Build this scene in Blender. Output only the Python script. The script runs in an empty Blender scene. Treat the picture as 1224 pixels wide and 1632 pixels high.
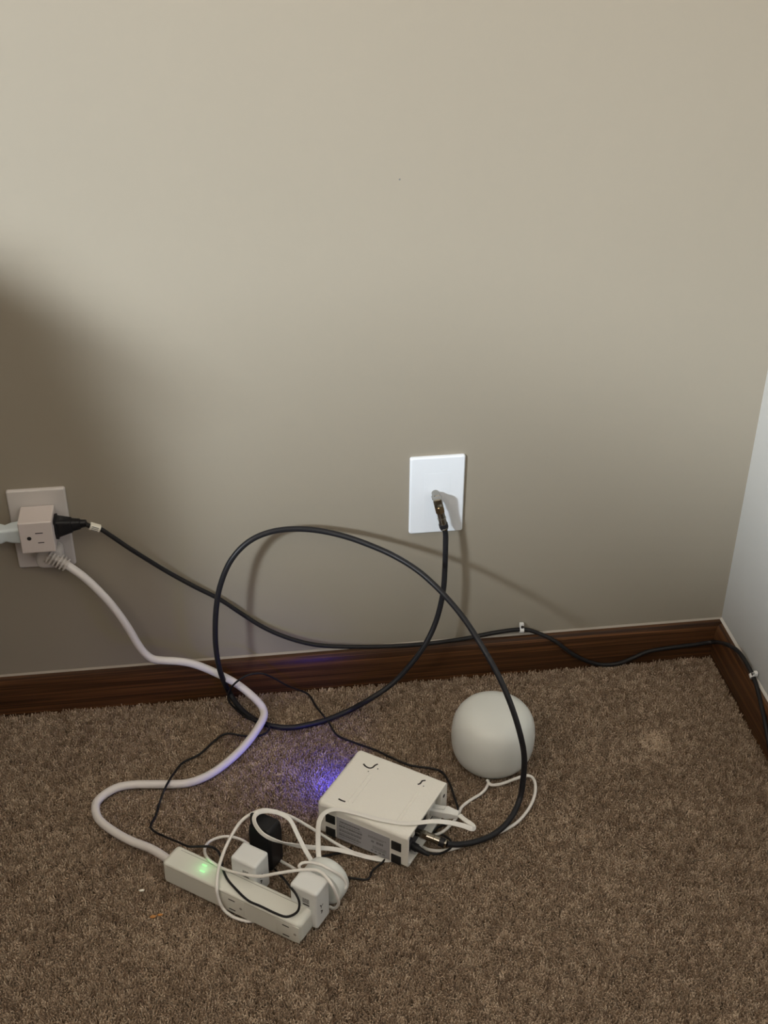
import bpy, bmesh, math, random
import numpy as np
from mathutils import Vector, Matrix, noise
random.seed(4)
C = bpy.context.scene.collection
SC = bpy.context.scene
PI = math.pi

# ------------------------------------------------------------------ camera
cam_d = bpy.data.cameras.new('camera'); cam = bpy.data.objects.new('camera', cam_d); C.objects.link(cam)
cam_d.sensor_fit = 'HORIZONTAL'; cam_d.sensor_width = 36; cam_d.lens = 36 * 2030.99 / 1224
cam_d.clip_start = .01
cam.matrix_world = Matrix(((0.991177, 0.067969, -0.11379, -0.665799), (-0.13246, 0.538382, -0.832225, -1.351815), (0.004697, 0.839955, 0.542635, 1.153359), (0, 0, 0, 1)))
SC.camera = cam

# ------------------------------------------------------------------ world, window daylight, exposure
w = bpy.data.worlds.new('world'); SC.world = w; w.use_nodes = True
w.node_tree.nodes['Background'].inputs[0].default_value = (.55, .68, .9, 1)
w.node_tree.nodes['Background'].inputs[1].default_value = .6
def area(name, loc, aim, sx, sy, power, col, spread=PI):
    d = bpy.data.lights.new(name, 'AREA'); d.shape = 'RECTANGLE'; d.size = sx; d.size_y = sy; d.energy = power; d.color = col; d.spread = spread
    o = bpy.data.objects.new(name, d); C.objects.link(o); o.location = loc
    o.rotation_euler = (Vector(aim) - Vector(loc)).to_track_quat('-Z', 'Z').to_euler(); return o
XL, YF, ZC = -2.9, -5.0, 2.55
WY0, WY1, WZ0, WZ1 = -3.01, -2.16, 1.456, 1.703
area('window_daylight', (XL + .22, (WY0 + WY1) / 2, (WZ0 + WZ1) / 2), (-.40, 0, -.80), WZ1 - WZ0, WY1 - WY0, 52, (.90, .98, 1.03), math.radians(78))
# added fill lamp aimed at the ceiling to brighten upward-facing surfaces
area('added_ceiling_fill', (XL + .22, (WY0 + WY1) / 2, WZ1), (-1.2, -1.75, ZC), .4, .8, 72, (1, .90, .79), math.radians(100))
vs = SC.view_settings
SC.display_settings.display_device = 'sRGB'
vs.view_transform = 'Standard'; vs.look = 'None'; vs.exposure = 0.0; vs.gamma = 1; vs.use_curve_mapping = False
SC.cycles.max_bounces = 8; SC.cycles.diffuse_bounces = 5

# ------------------------------------------------------------------ materials
def mat(name, col, rough=.5, metal=0, bump=None, var=None, spec=.5, emit=None, trans=0, coat=0):
    m = bpy.data.materials.new(name); m.use_nodes = True; nt = m.node_tree; b = nt.nodes['Principled BSDF']
    b.inputs['Base Color'].default_value = (*col, 1); b.inputs['Roughness'].default_value = rough
    b.inputs['Metallic'].default_value = metal; b.inputs['Specular IOR Level'].default_value = spec
    b.inputs['Transmission Weight'].default_value = trans; b.inputs['Coat Weight'].default_value = coat
    tc = nt.nodes.new('ShaderNodeTexCoord')
    if var:
        sc, amt = var
        n = nt.nodes.new('ShaderNodeTexNoise'); n.inputs['Scale'].default_value = sc; n.inputs['Detail'].default_value = 4
        nt.links.new(tc.outputs['Object'], n.inputs['Vector'])
        r = nt.nodes.new('ShaderNodeValToRGB')
        r.color_ramp.elements[0].position = .3; r.color_ramp.elements[1].position = .7
        r.color_ramp.elements[0].color = (*[c * (1 - amt) for c in col], 1); r.color_ramp.elements[1].color = (*[min(1, c * (1 + amt)) for c in col], 1)
        nt.links.new(n.outputs[0], r.inputs[0]); nt.links.new(r.outputs[0], b.inputs['Base Color'])
    if bump:
        sc, st, dist = bump
        n = nt.nodes.new('ShaderNodeTexNoise'); n.inputs['Scale'].default_value = sc; n.inputs['Detail'].default_value = 3
        nt.links.new(tc.outputs['Object'], n.inputs['Vector'])
        bn = nt.nodes.new('ShaderNodeBump'); bn.inputs['Strength'].default_value = st; bn.inputs['Distance'].default_value = dist
        nt.links.new(n.outputs[0], bn.inputs['Height']); nt.links.new(bn.outputs[0], b.inputs['Normal'])
    if emit:
        b.inputs['Emission Color'].default_value = (*emit[0], 1); b.inputs['Emission Strength'].default_value = emit[1]
    return m
M = {}
M['wall'] = mat('beige_wall_paint', (.315, .280, .224), .6, bump=(55, .12, .002), var=(3, .012), spec=.35)
M['wall_white'] = mat('white_wall_paint', (.47, .465, .445), .62, bump=(55, .12, .002), var=(3, .01), spec=.3)
M['ceiling'] = mat('ceiling_paint', (.82, .81, .77), .8)
M['wall_darkened'] = mat('darkened_unseen_wall', (.20, .165, .125), .7)  # unseen walls made dark brown to cut the light they bounce
M['backing'] = mat('carpet_backing', (.10, .07, .045), .95)
M['outlet'] = mat('outlet_plastic', (.60, .57, .55), .38)
M['cube'] = mat('cube_plastic', (.64, .58, .56), .42)
M['plate'] = mat('wall_plate_plastic', (.84, .885, .95), .3)
M['dark'] = mat('slot_black', (.012, .011, .012), .6)
M['white_rubber'] = mat('white_cord_rubber', (.74, .71, .70), .45, bump=(400, .1, .0003))
M['strip'] = mat('strip_plastic', (.72, .725, .67), .42, bump=(900, .12, .0002))
M['strip_end'] = mat('strip_seam', (.33, .32, .29), .5)
M['adapter'] = mat('adapter_plastic', (.77, .79, .79), .35)
M['print'] = mat('grey_print', (.16, .16, .16), .6)
M['print_dark'] = mat('dark_print', (.03, .03, .03), .6)
M['black_plastic'] = mat('black_plastic', (.012, .012, .014), .42, spec=.3)
M['coax'] = mat('coax_jacket', (.017, .017, .02), .42, spec=.3, bump=(500, .1, .0002))
M['black_cord'] = mat('black_cord_jacket', (.014, .013, .0135), .5, spec=.3)
M['thin_black'] = mat('thin_black_jacket', (.012, .011, .012), .5, spec=.3)
M['modem'] = mat('modem_shell', (.88, .87, .82), .45, bump=(420, .45, .0008))
M['modem_smooth'] = mat('modem_rim', (.82, .80, .74), .4)
M['panel'] = mat('modem_port_panel', (.04, .038, .045), .55)
M['label'] = mat('modem_label', (.40, .40, .43), .4)
M['rubber'] = mat('rubber_foot', (.012, .012, .012), .75)
M['dome'] = mat('dome_plastic', (.76, .79, .77), .36, bump=(1500, .06, .0001))
M['dome_base'] = mat('dome_base_silicone', (.45, .46, .46), .6)
M['cord_white'] = mat('thin_white_cord', (.82, .80, .77), .42)
M['flat_white'] = mat('flat_cable_white', (.84, .83, .80), .35)
M['rj'] = mat('clear_white_plug', (.80, .81, .80), .25)
M['nickel'] = mat('nickel', (.34, .32, .28), .2, metal=1)
M['brass'] = mat('aged_brass', (.28, .20, .11), .35, metal=1)
M['nylon'] = mat('clip_white', (.8, .8, .78), .4)
M['steel'] = mat('nail_steel', (.3, .3, .3), .4, metal=1)
M['pale_plug'] = mat('pale_plug_plastic', (.62, .70, .74), .3)
M['tag'] = mat('paper_tag', (.80, .77, .68), .5)
M['caulk'] = mat('caulk', (.36, .32, .27), .6)
M['fleck'] = mat('paint_fleck', (.55, .53, .49), .5)
M['blue_led'] = mat('blue_led', (.1, .1, .9), .4, emit=((.10, .12, 1.0), 14))
M['green_led'] = mat('green_led', (.60, .75, .58), .4, emit=((.25, 1.0, .35), .30))
M['bed_cloth'] = mat('bed_cloth', (.30, .26, .22), .9, bump=(200, .3, .001))
M['bed_wood'] = mat('bed_wood', (.12, .07, .04), .5)
M['crumb_o'] = mat('orange_crumb', (.55, .25, .07), .6)
M['crumb_w'] = mat('pale_crumb', (.95, .92, .82), .4)

def wood():
    m = bpy.data.materials.new('stained_oak'); m.use_nodes = True; nt = m.node_tree; b = nt.nodes['Principled BSDF']
    tc = nt.nodes.new('ShaderNodeTexCoord'); mp = nt.nodes.new('ShaderNodeMapping')
    mp.inputs['Scale'].default_value = (1.0, 75, 100)
    nt.links.new(tc.outputs['Object'], mp.inputs[0])
    n = nt.nodes.new('ShaderNodeTexNoise'); n.inputs['Scale'].default_value = 3.2; n.inputs['Detail'].default_value = 6; n.inputs['Distortion'].default_value = 1.1
    nt.links.new(mp.outputs[0], n.inputs['Vector'])
    r = nt.nodes.new('ShaderNodeValToRGB'); e = r.color_ramp.elements
    e[0].position = .30; e[0].color = (.020, .008, .003, 1); e[1].position = .72; e[1].color = (.17, .072, .026, 1)
    k = e.new(.5); k.color = (.062, .026, .010, 1)
    nt.links.new(n.outputs[0], r.inputs[0]); nt.links.new(r.outputs[0], b.inputs['Base Color'])
    b.inputs['Roughness'].default_value = .38
    bn = nt.nodes.new('ShaderNodeBump'); bn.inputs['Strength'].default_value = .25; bn.inputs['Distance'].default_value = .0006
    nt.links.new(n.outputs[0], bn.inputs['Height']); nt.links.new(bn.outputs[0], b.inputs['Normal'])
    return m
M['wood'] = wood()

def carpet_mat():
    m = bpy.data.materials.new('carpet_yarn'); m.use_nodes = True; nt = m.node_tree; b = nt.nodes['Principled BSDF']
    at = nt.nodes.new('ShaderNodeAttribute'); at.attribute_type = 'INSTANCER'; at.attribute_name = 'tint'
    r = nt.nodes.new('ShaderNodeValToRGB'); e = r.color_ramp.elements
    e[0].position = 0; e[0].color = (.195, .130, .084, 1); e[1].position = 1; e[1].color = (.69, .56, .43, 1)
    k = e.new(.5); k.color = (.36, .268, .188, 1)
    nt.links.new(at.outputs['Fac'], r.inputs[0]); nt.links.new(r.outputs[0], b.inputs['Base Color'])
    b.inputs['Roughness'].default_value = .9; b.inputs['Specular IOR Level'].default_value = .15
    b.inputs['Sheen Weight'].default_value = .15; b.inputs['Sheen Roughness'].default_value = .5
    return m
M['carpet'] = carpet_mat()

# ------------------------------------------------------------------ helpers
def obj(name, bm, m, parent=None, smooth=True, angle=42, wn=False):
    me = bpy.data.meshes.new(name); bmesh.ops.recalc_face_normals(bm, faces=bm.faces[:]); bm.to_mesh(me); bm.free()
    o = bpy.data.objects.new(name, me); C.objects.link(o); me.materials.append(M[m] if isinstance(m, str) else m)
    if smooth:
        me.polygons.foreach_set('use_smooth', [True] * len(me.polygons)); me.set_sharp_from_angle(angle=math.radians(angle))
    if wn:
        o.modifiers.new('wn', 'WEIGHTED_NORMAL').keep_sharp = True
    if parent: o.parent = parent
    return o
def tag(o, label=None, cat=None, group=None, kind=None):
    if label: o['label'] = label
    if cat: o['category'] = cat
    if group: o['group'] = group
    if kind: o['kind'] = kind
    return o
def thing(name, label, cat, loc=(0, 0, 0), rz=0, group=None):
    o = bpy.data.objects.new(name, None); C.objects.link(o); o.empty_display_size = .02
    o.location = loc; o.rotation_euler = (0, 0, rz); return tag(o, label, cat, group)
def box(bm, x0, x1, y0, y1, z0, z1, r=0, seg=3, T=None):
    vs_ = [bm.verts.new(v) for v in [(x0, y0, z0), (x1, y0, z0), (x1, y1, z0), (x0, y1, z0), (x0, y0, z1), (x1, y0, z1), (x1, y1, z1), (x0, y1, z1)]]
    fs = [bm.faces.new([vs_[i] for i in f]) for f in ((3, 2, 1, 0), (4, 5, 6, 7), (0, 1, 5, 4), (1, 2, 6, 5), (2, 3, 7, 6), (3, 0, 4, 7))]
    nv = vs_
    if r:
        es = list({e for f in fs for e in f.edges})
        res = bmesh.ops.bevel(bm, geom=es, offset=r, segments=seg, profile=.5, affect='EDGES', clamp_overlap=True)
        nv = list({v for f in res['faces'] for v in f.verts} | {v for v in vs_ if v.is_valid})
    if T: bmesh.ops.transform(bm, matrix=T, verts=nv)
    return bm
def BX(*a, **k): return box(bmesh.new(), *a, **k)
def ring2(hw, hh, r, n=5):
    r = min(r, hw, hh); out = []
    for cx, cy, a0 in ((hw - r, hh - r, 0), (-hw + r, hh - r, 90), (-hw + r, -hh + r, 180), (hw - r, -hh + r, 270)):
        for k in range(n + 1):
            a = math.radians(a0 + 90 * k / n); out.append((cx + r * math.cos(a), cy + r * math.sin(a)))
    return out
def loft(bm, rings, T=None, cap0=True, cap1=True):
    L = []
    for rg in rings:
        L.append([bm.verts.new((T @ Vector(p)) if T else p) for p in rg])
    for a, b in zip(L, L[1:]):
        n = len(a)
        for i in range(n): bm.faces.new((a[i], a[(i + 1) % n], b[(i + 1) % n], b[i]))
    if cap0: bm.faces.new(L[0][::-1])
    if cap1: bm.faces.new(L[-1])
    return bm
def stack(bm, secs, T=None, n=5):
    """sections (position along z, half width x, half height y, corner radius[, cx, cy])"""
    rings = []
    for s in secs:
        cx, cy = (s[4], s[5]) if len(s) > 4 else (0, 0)
        rings.append([(x + cx, y + cy, s[0]) for x, y in ring2(s[1], s[2], s[3], n)])
    return loft(bm, rings, T)
def lathe(bm, prof, T=None, n=48):
    return loft(bm, [[(r * math.cos(2 * PI * k / n), r * math.sin(2 * PI * k / n), z) for k in range(n)] for r, z in prof], T)
def axis_T(p, d, up=(0, 0, 1)):
    """frame at p whose z runs along d"""
    z = Vector(d).normalized(); x = Vector(up).cross(z)
    if x.length < 1e-4: x = Vector((1, 0, 0))
    x.normalize(); y = z.cross(x)
    m = Matrix.Identity(4)
    for i in range(3): m[i][0], m[i][1], m[i][2], m[i][3] = x[i], y[i], z[i], p[i]
    return m
def spline(P, n=8):
    P = [Vector(p) for p in P]; out = []
    for i in range(len(P) - 1):
        p0, p1, p2, p3 = P[max(i - 1, 0)], P[i], P[i + 1], P[min(i + 2, len(P) - 1)]
        for k in range(n):
            t = k / n; out.append(.5 * ((2 * p1) + (p2 - p0) * t + (2 * p0 - 5 * p1 + 4 * p2 - p3) * t * t + (-p0 + 3 * p1 - 3 * p2 + p3) * t ** 3))
    out.append(P[-1])
    for _ in range(2):
        out = [out[0]] + [(a + b * 2 + c) / 4 for a, b, c in zip(out, out[1:], out[2:])] + [out[-1]]
    return out
def sweep(bm, P, r, n=12, flat=None, normals=None):
    """tube along P; flat = (half width, half thickness) sweeps a ribbon whose face looks along the interpolated normals"""
    S = spline(P); rings = []; x = None
    for i, p in enumerate(S):
        t = (S[min(i + 1, len(S) - 1)] - S[max(i - 1, 0)]).normalized()
        if flat:
            f = i / (len(S) - 1) * (len(normals) - 1); k = min(int(f), len(normals) - 2)
            nn = Vector(normals[k]).lerp(Vector(normals[k + 1]), f - k)
            nn = (nn - t * nn.dot(t)).normalized(); sd = t.cross(nn)
            rings.append([p + sd * a + nn * b for a, b in ring2(flat[0], flat[1], flat[1], 3)])
        else:
            if x is None: x = t.orthogonal().normalized()
            x = (x - t * x.dot(t)).normalized(); y = t.cross(x)
            rings.append([p + (x * math.cos(2 * PI * k / n) + y * math.sin(2 * PI * k / n)) * r for k in range(n)])
    return loft(bm, rings)
def cable(name, P, r, m, parent=None, **k): return obj(name, sweep(bmesh.new(), P, r, **k), m, parent, angle=60)
def inv(o):  # points of a child given in the world while its thing sits elsewhere
    return Matrix.Translation(o.location) @ Matrix.Rotation(o.rotation_euler[2], 4, 'Z')
def local(root, P): 
    m = inv(root).inverted(); return [m @ Vector(p) for p in P]
CAB = {
'white_cord': [(-0.8841, -0.0240, 0.2453), (-0.8734, -0.0270, 0.2379), (-0.8564, -0.0290, 0.2196), (-0.8366, -0.0310, 0.1900), (-0.8237, -0.0320, 0.1647), (-0.8142, -0.0330, 0.1424), (-0.8029, -0.0340, 0.1113), (-0.7928, -0.0340, 0.0946), (-0.7818, -0.0340, 0.0882), (-0.7554, -0.0340, 0.0834), (-0.7348, -0.0340, 0.0759), (-0.7093, -0.0350, 0.0601), (-0.6812, -0.0430, 0.0433), (-0.6587, -0.0620, 0.0310), (-0.6498, -0.0729, 0.0210), (-0.6520, -0.0877, 0.0180), (-0.6669, -0.1110, 0.0120), (-0.6867, -0.1331, 0.0060), (-0.7113, -0.1574, 0.0050), (-0.7320, -0.1715, 0.0050), (-0.7527, -0.1781, 0.0050), (-0.7756, -0.1768, 0.0050), (-0.7983, -0.1739, 0.0050), (-0.8212, -0.1720, 0.0050), (-0.8411, -0.1760, 0.0050), (-0.8587, -0.1914, 0.0050), (-0.8624, -0.2062, 0.0050), (-0.8569, -0.2256, 0.0050), (-0.8402, -0.2465, 0.0060), (-0.8178, -0.2676, 0.0080), (-0.7909, -0.2894, 0.0130), (-0.7740, -0.3038, 0.0180)],
'coax': [(-0.4083, -0.0270, 0.2625), (-0.4062, -0.0280, 0.2535), (-0.4055, -0.0300, 0.2335), (-0.4060, -0.0340, 0.2020), (-0.4081, -0.0380, 0.1649), (-0.4173, -0.0450, 0.1249), (-0.4340, -0.0550, 0.0925), (-0.4544, -0.0600, 0.0646), (-0.4776, -0.0650, 0.0409), (-0.5083, -0.0750, 0.0267), (-0.5375, -0.0716, 0.0060), (-0.5724, -0.0847, 0.0040), (-0.6104, -0.0916, 0.0035), (-0.6349, -0.0872, 0.0035), (-0.6573, -0.0745, 0.0035), (-0.6786, -0.0510, 0.0060), (-0.6939, -0.0248, 0.0160), (-0.7020, -0.0500, 0.0708), (-0.7054, -0.0500, 0.1058), (-0.7046, -0.0500, 0.1417), (-0.7004, -0.0480, 0.1799), (-0.6928, -0.0450, 0.2113), (-0.6783, -0.0400, 0.2420), (-0.6559, -0.0340, 0.2634), (-0.6279, -0.0280, 0.2721), (-0.5964, -0.0240, 0.2715), (-0.5653, -0.0260, 0.2674), (-0.5346, -0.0340, 0.2616), (-0.5044, -0.0460, 0.2538), (-0.4749, -0.0620, 0.2451), (-0.4481, -0.0840, 0.2352), (-0.4246, -0.1100, 0.2212), (-0.4031, -0.1450, 0.2061), (-0.3860, -0.1800, 0.1876), (-0.3698, -0.2080, 0.1623), (-0.3581, -0.2320, 0.1355), (-0.3493, -0.2490, 0.1049), (-0.3440, -0.2560, 0.0752), (-0.3445, -0.2620, 0.0448), (-0.3496, -0.2715, 0.0180), (-0.3672, -0.2965, 0.0120), (-0.3894, -0.3149, 0.0110), (-0.4129, -0.3256, 0.0130), (-0.4351, -0.3313, 0.0170), (-0.4503, -0.3321, 0.0210)],
'power_cord': [(-0.8517, -0.0280, 0.3036), (-0.8434, -0.0280, 0.2984), (-0.8328, -0.0270, 0.2932), (-0.8195, -0.0240, 0.2781), (-0.8027, -0.0200, 0.2580), (-0.7820, -0.0150, 0.2347), (-0.7570, -0.0110, 0.2093), (-0.7273, -0.0090, 0.1835), (-0.6968, -0.0080, 0.1598), (-0.6698, -0.0080, 0.1336), (-0.6423, -0.0100, 0.1096), (-0.6100, -0.0140, 0.0915), (-0.5729, -0.0160, 0.0776), (-0.5265, -0.0160, 0.0697), (-0.4753, -0.0160, 0.0655), (-0.4235, -0.0150, 0.0638), (-0.3708, -0.0110, 0.0640), (-0.3262, -0.0060, 0.0665), (-0.2898, -0.0045, 0.0671), (-0.2688, -0.0070, 0.0615), (-0.2430, -0.0140, 0.0490), (-0.2152, -0.0180, 0.0249), (-0.1808, -0.0149, 0.0030), (-0.1519, -0.0186, 0.0030), (-0.1255, -0.0160, 0.0106), (-0.1065, -0.0160, 0.0188), (-0.0740, -0.0160, 0.0223), (-0.0377, -0.0160, 0.0242), (-0.0132, -0.0180, 0.0278), (-0.0140, -0.0621, 0.0575), (-0.0090, -0.0923, 0.0660), (-0.0060, -0.1321, 0.0607), (-0.0090, -0.1648, 0.0534), (-0.0140, -0.2012, 0.0431), (-0.0160, -0.2286, 0.0255), (-0.0170, -0.2474, 0.0164)],
'thin_black': [(-0.6513, -0.3280, 0.0030), (-0.6481, -0.3367, 0.0060), (-0.6428, -0.3713, 0.0350), (-0.6371, -0.3993, 0.0530), (-0.6318, -0.4122, 0.0560), (-0.6284, -0.4195, 0.0500), (-0.6311, -0.4243, 0.0410), (-0.6423, -0.4251, 0.0355), (-0.6541, -0.4193, 0.0355), (-0.6705, -0.4069, 0.0355), (-0.6837, -0.3974, 0.0355), (-0.6968, -0.3790, 0.0355), (-0.7060, -0.3626, 0.0355), (-0.7104, -0.3452, 0.0360), (-0.7129, -0.3235, 0.0330), (-0.7214, -0.3102, 0.0300), (-0.7355, -0.3101, 0.0330), (-0.7483, -0.3103, 0.0350), (-0.7605, -0.2928, 0.0250), (-0.7782, -0.2658, 0.0080), (-0.7908, -0.2506, 0.0020), (-0.7955, -0.2404, 0.0015), (-0.7898, -0.2247, 0.0015), (-0.7854, -0.2053, 0.0025), (-0.7795, -0.1943, 0.0110), (-0.7734, -0.1793, 0.0125), (-0.7664, -0.1559, 0.0050), (-0.7564, -0.1366, 0.0015), (-0.7356, -0.1244, 0.0015), (-0.7134, -0.0990, 0.0015), (-0.6993, -0.0901, 0.0015), (-0.6807, -0.0961, 0.0015), (-0.6604, -0.0999, 0.0015), (-0.6478, -0.0943, 0.0015), (-0.6440, -0.0915, 0.0085), (-0.6549, -0.0809, 0.0090), (-0.6711, -0.0716, 0.0080), (-0.6861, -0.0453, 0.0030), (-0.6948, -0.0301, 0.0040), (-0.6950, -0.0252, 0.0120), (-0.6914, -0.0520, 0.0445), (-0.6816, -0.0550, 0.0589), (-0.6672, -0.0530, 0.0664), (-0.6506, -0.0500, 0.0653), (-0.6344, -0.0450, 0.0518), (-0.6141, -0.0400, 0.0302), (-0.5965, -0.0207, 0.0040), (-0.5861, -0.0283, 0.0015), (-0.5796, -0.0527, 0.0030), (-0.5725, -0.0785, 0.0095), (-0.5659, -0.0868, 0.0040), (-0.5595, -0.1056, 0.0015), (-0.5508, -0.1175, 0.0015), (-0.5279, -0.1335, 0.0015), (-0.5091, -0.1465, 0.0015), (-0.4909, -0.1628, 0.0015), (-0.4690, -0.1793, 0.0015), (-0.4421, -0.1884, 0.0015), (-0.4308, -0.1978, 0.0015), (-0.4256, -0.2184, 0.0015), (-0.4240, -0.2403, 0.0015), (-0.4230, -0.2648, 0.0015), (-0.4275, -0.2766, 0.0015), (-0.4410, -0.2831, 0.0015), (-0.4534, -0.2881, 0.0020), (-0.4587, -0.2964, 0.0040), (-0.4504, -0.3014, 0.0040), (-0.4421, -0.3105, 0.0040), (-0.4420, -0.3223, 0.0050), (-0.4527, -0.3315, 0.0070), (-0.4632, -0.3358, 0.0100), (-0.4729, -0.3353, 0.0130), (-0.4815, -0.3331, 0.0160)],
'black_slack': [(-0.5594, -0.3050, -0.0005), (-0.5705, -0.3108, 0.0010), (-0.5841, -0.3132, 0.0013), (-0.5961, -0.3155, 0.0013), (-0.6034, -0.3222, 0.0013), (-0.5993, -0.3341, 0.0013), (-0.5869, -0.3423, 0.0013), (-0.5751, -0.3476, 0.0013), (-0.5610, -0.3522, 0.0013), (-0.5484, -0.3557, 0.0013), (-0.5428, -0.3518, 0.0013), (-0.5405, -0.3455, 0.0013), (-0.5338, -0.3388, 0.0013), (-0.5256, -0.3323, 0.0013), (-0.5180, -0.3201, -0.0005)],
'router_cord': [(-0.3774, -0.2205, 0.0040), (-0.3797, -0.2280, 0.0030), (-0.3890, -0.2388, 0.0020), (-0.4051, -0.2486, 0.0020), (-0.4180, -0.2586, 0.0020), (-0.4243, -0.2712, 0.0040), (-0.4336, -0.2839, 0.0045), (-0.4497, -0.3013, 0.0080), (-0.4685, -0.3013, 0.0010), (-0.4883, -0.3066, -0.0012), (-0.5088, -0.3187, -0.0012), (-0.5228, -0.3228, 0.0010), (-0.5394, -0.3244, 0.0030), (-0.5523, -0.3216, 0.0060), (-0.5677, -0.3136, 0.0100), (-0.5818, -0.3084, 0.0180), (-0.6101, -0.3009, 0.0400), (-0.6314, -0.3016, 0.0600), (-0.6525, -0.3002, 0.0705), (-0.6669, -0.3017, 0.0720), (-0.6854, -0.3101, 0.0680), (-0.7000, -0.3265, 0.0580), (-0.7096, -0.3423, 0.0480), (-0.7153, -0.3581, 0.0410), (-0.7171, -0.3768, 0.0370), (-0.7163, -0.3808, 0.0240), (-0.7117, -0.3844, 0.0100), (-0.7019, -0.3903, 0.0030), (-0.6876, -0.3966, 0.0010), (-0.6766, -0.3964, -0.0010)],
'hanging_cord': [(-0.3792, -0.2212, 0.0060), (-0.3750, -0.2285, 0.0040), (-0.3619, -0.2301, 0.0060), (-0.3446, -0.2296, 0.0120), (-0.3299, -0.2280, 0.0140), (-0.3225, -0.2346, 0.0120), (-0.3245, -0.2510, 0.0080), (-0.3356, -0.2720, 0.0060), (-0.3550, -0.2925, 0.0040), (-0.3777, -0.3049, 0.0030), (-0.4039, -0.3135, 0.0030), (-0.4225, -0.3190, 0.0030), (-0.4408, -0.3245, 0.0030), (-0.4546, -0.3256, 0.0030), (-0.4683, -0.3229, 0.0030), (-0.4794, -0.3127, -0.0012), (-0.4981, -0.3220, -0.0012)],
'adapter_cord': [(-0.6785, -0.2879, 0.0030), (-0.6870, -0.2817, 0.0060), (-0.6985, -0.2771, 0.0080), (-0.7096, -0.2762, 0.0090), (-0.7207, -0.2791, 0.0090), (-0.7280, -0.2879, 0.0120), (-0.7305, -0.3074, 0.0220), (-0.7263, -0.3329, 0.0370), (-0.7155, -0.3449, 0.0370), (-0.7059, -0.3534, 0.0380), (-0.6885, -0.3670, 0.0440), (-0.6697, -0.3772, 0.0490), (-0.6503, -0.3817, 0.0560), (-0.6272, -0.3855, 0.0620), (-0.6131, -0.3878, 0.0635), (-0.6032, -0.3922, 0.0640), (-0.5960, -0.4011, 0.0620), (-0.5911, -0.4087, 0.0580), (-0.5873, -0.4102, 0.0450), (-0.5848, -0.4074, 0.0270), (-0.5890, -0.4011, 0.0120), (-0.5940, -0.3928, 0.0060)],
'wrapped_cord': [(-0.6243, -0.3778, 0.0560), (-0.6248, -0.3768, 0.0600), (-0.6184, -0.3745, 0.0610), (-0.6034, -0.3783, 0.0605), (-0.5928, -0.3837, 0.0570), (-0.5812, -0.3844, 0.0470), (-0.5744, -0.3855, 0.0350), (-0.5755, -0.3882, 0.0280), (-0.5818, -0.3875, 0.0260)],
'low_cord': [(-0.6514, -0.3060, 0.0030), (-0.6446, -0.3155, 0.0030), (-0.6378, -0.3240, 0.0050), (-0.6284, -0.3372, 0.0100)],
'flat_a': [(-0.4989, -0.3279, -0.0010), (-0.5200, -0.3294, 0.0005), (-0.5396, -0.3262, 0.0040), (-0.5610, -0.3194, 0.0080), (-0.5827, -0.3163, 0.0140), (-0.6121, -0.3206, 0.0260), (-0.6303, -0.3292, 0.0420), (-0.6481, -0.3379, 0.0600), (-0.6617, -0.3351, 0.0690), (-0.6694, -0.3256, 0.0740), (-0.6709, -0.3158, 0.0770), (-0.6641, -0.3055, 0.0745), (-0.6505, -0.3043, 0.0725), (-0.6386, -0.3055, 0.0670), (-0.6298, -0.3106, 0.0610), (-0.6231, -0.3232, 0.0510), (-0.6165, -0.3348, 0.0400), (-0.6090, -0.3446, 0.0280), (-0.6034, -0.3521, 0.0200)],
'flat_b': [(-0.5997, -0.3500, 0.0150), (-0.6002, -0.3328, 0.0220), (-0.5998, -0.3229, 0.0320), (-0.5987, -0.3140, 0.0430), (-0.5964, -0.3072, 0.0530), (-0.5899, -0.3015, 0.0585), (-0.5777, -0.2954, 0.0567), (-0.5585, -0.3017, 0.0565), (-0.5310, -0.3161, 0.0565), (-0.5032, -0.3267, 0.0567), (-0.4875, -0.3290, 0.0570), (-0.4669, -0.3283, 0.0565), (-0.4484, -0.3283, 0.0520), (-0.4314, -0.3297, 0.0460), (-0.4214, -0.3321, 0.0420), (-0.4183, -0.3281, 0.0405), (-0.4213, -0.3209, 0.0395), (-0.4265, -0.3128, 0.0380), (-0.4306, -0.3033, 0.0360)]}

# ------------------------------------------------------------------ the setting
def struct(name, bm, m, parent=None, **k):
    o = obj(name, bm, m, parent, **k)
    if not parent: o['kind'] = 'structure'
    return o
floor = struct('floor', BX(XL, 0, YF, 0, -.06, -.008), 'backing', smooth=False)
struct('wall_back', BX(XL - .1, .1, 0, .1, -.06, ZC), 'wall', smooth=False)
struct('wall_right', BX(0, .1, YF - .1, 0, -.06, ZC), 'wall_white', smooth=False)
struct('wall_front', BX(XL - .1, 0, YF - .1, YF, -.06, ZC), 'wall_darkened', smooth=False)
bm = bmesh.new()
box(bm, XL - .1, XL, YF, WY0, -.06, ZC); box(bm, XL - .1, XL, WY1, 0, -.06, ZC)
box(bm, XL - .1, XL, WY0, WY1, -.06, WZ0); box(bm, XL - .1, XL, WY0, WY1, WZ1, ZC)
struct('wall_left', bm, 'wall_darkened', smooth=False)
struct('ceiling', BX(XL - .1, .1, YF - .1, .1, ZC, ZC + .1), 'ceiling', smooth=False)
bm = bmesh.new()
for a in ((WY0, WY0 + .04, WZ0, WZ1), (WY1 - .04, WY1, WZ0, WZ1), (WY0 + .04, WY1 - .04, WZ0, WZ0 + .04), (WY0 + .04, WY1 - .04, WZ1 - .04, WZ1)):
    box(bm, XL - .08, XL - .03, *a)
struct('window_1', bm, 'ceiling', smooth=False)
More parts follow.
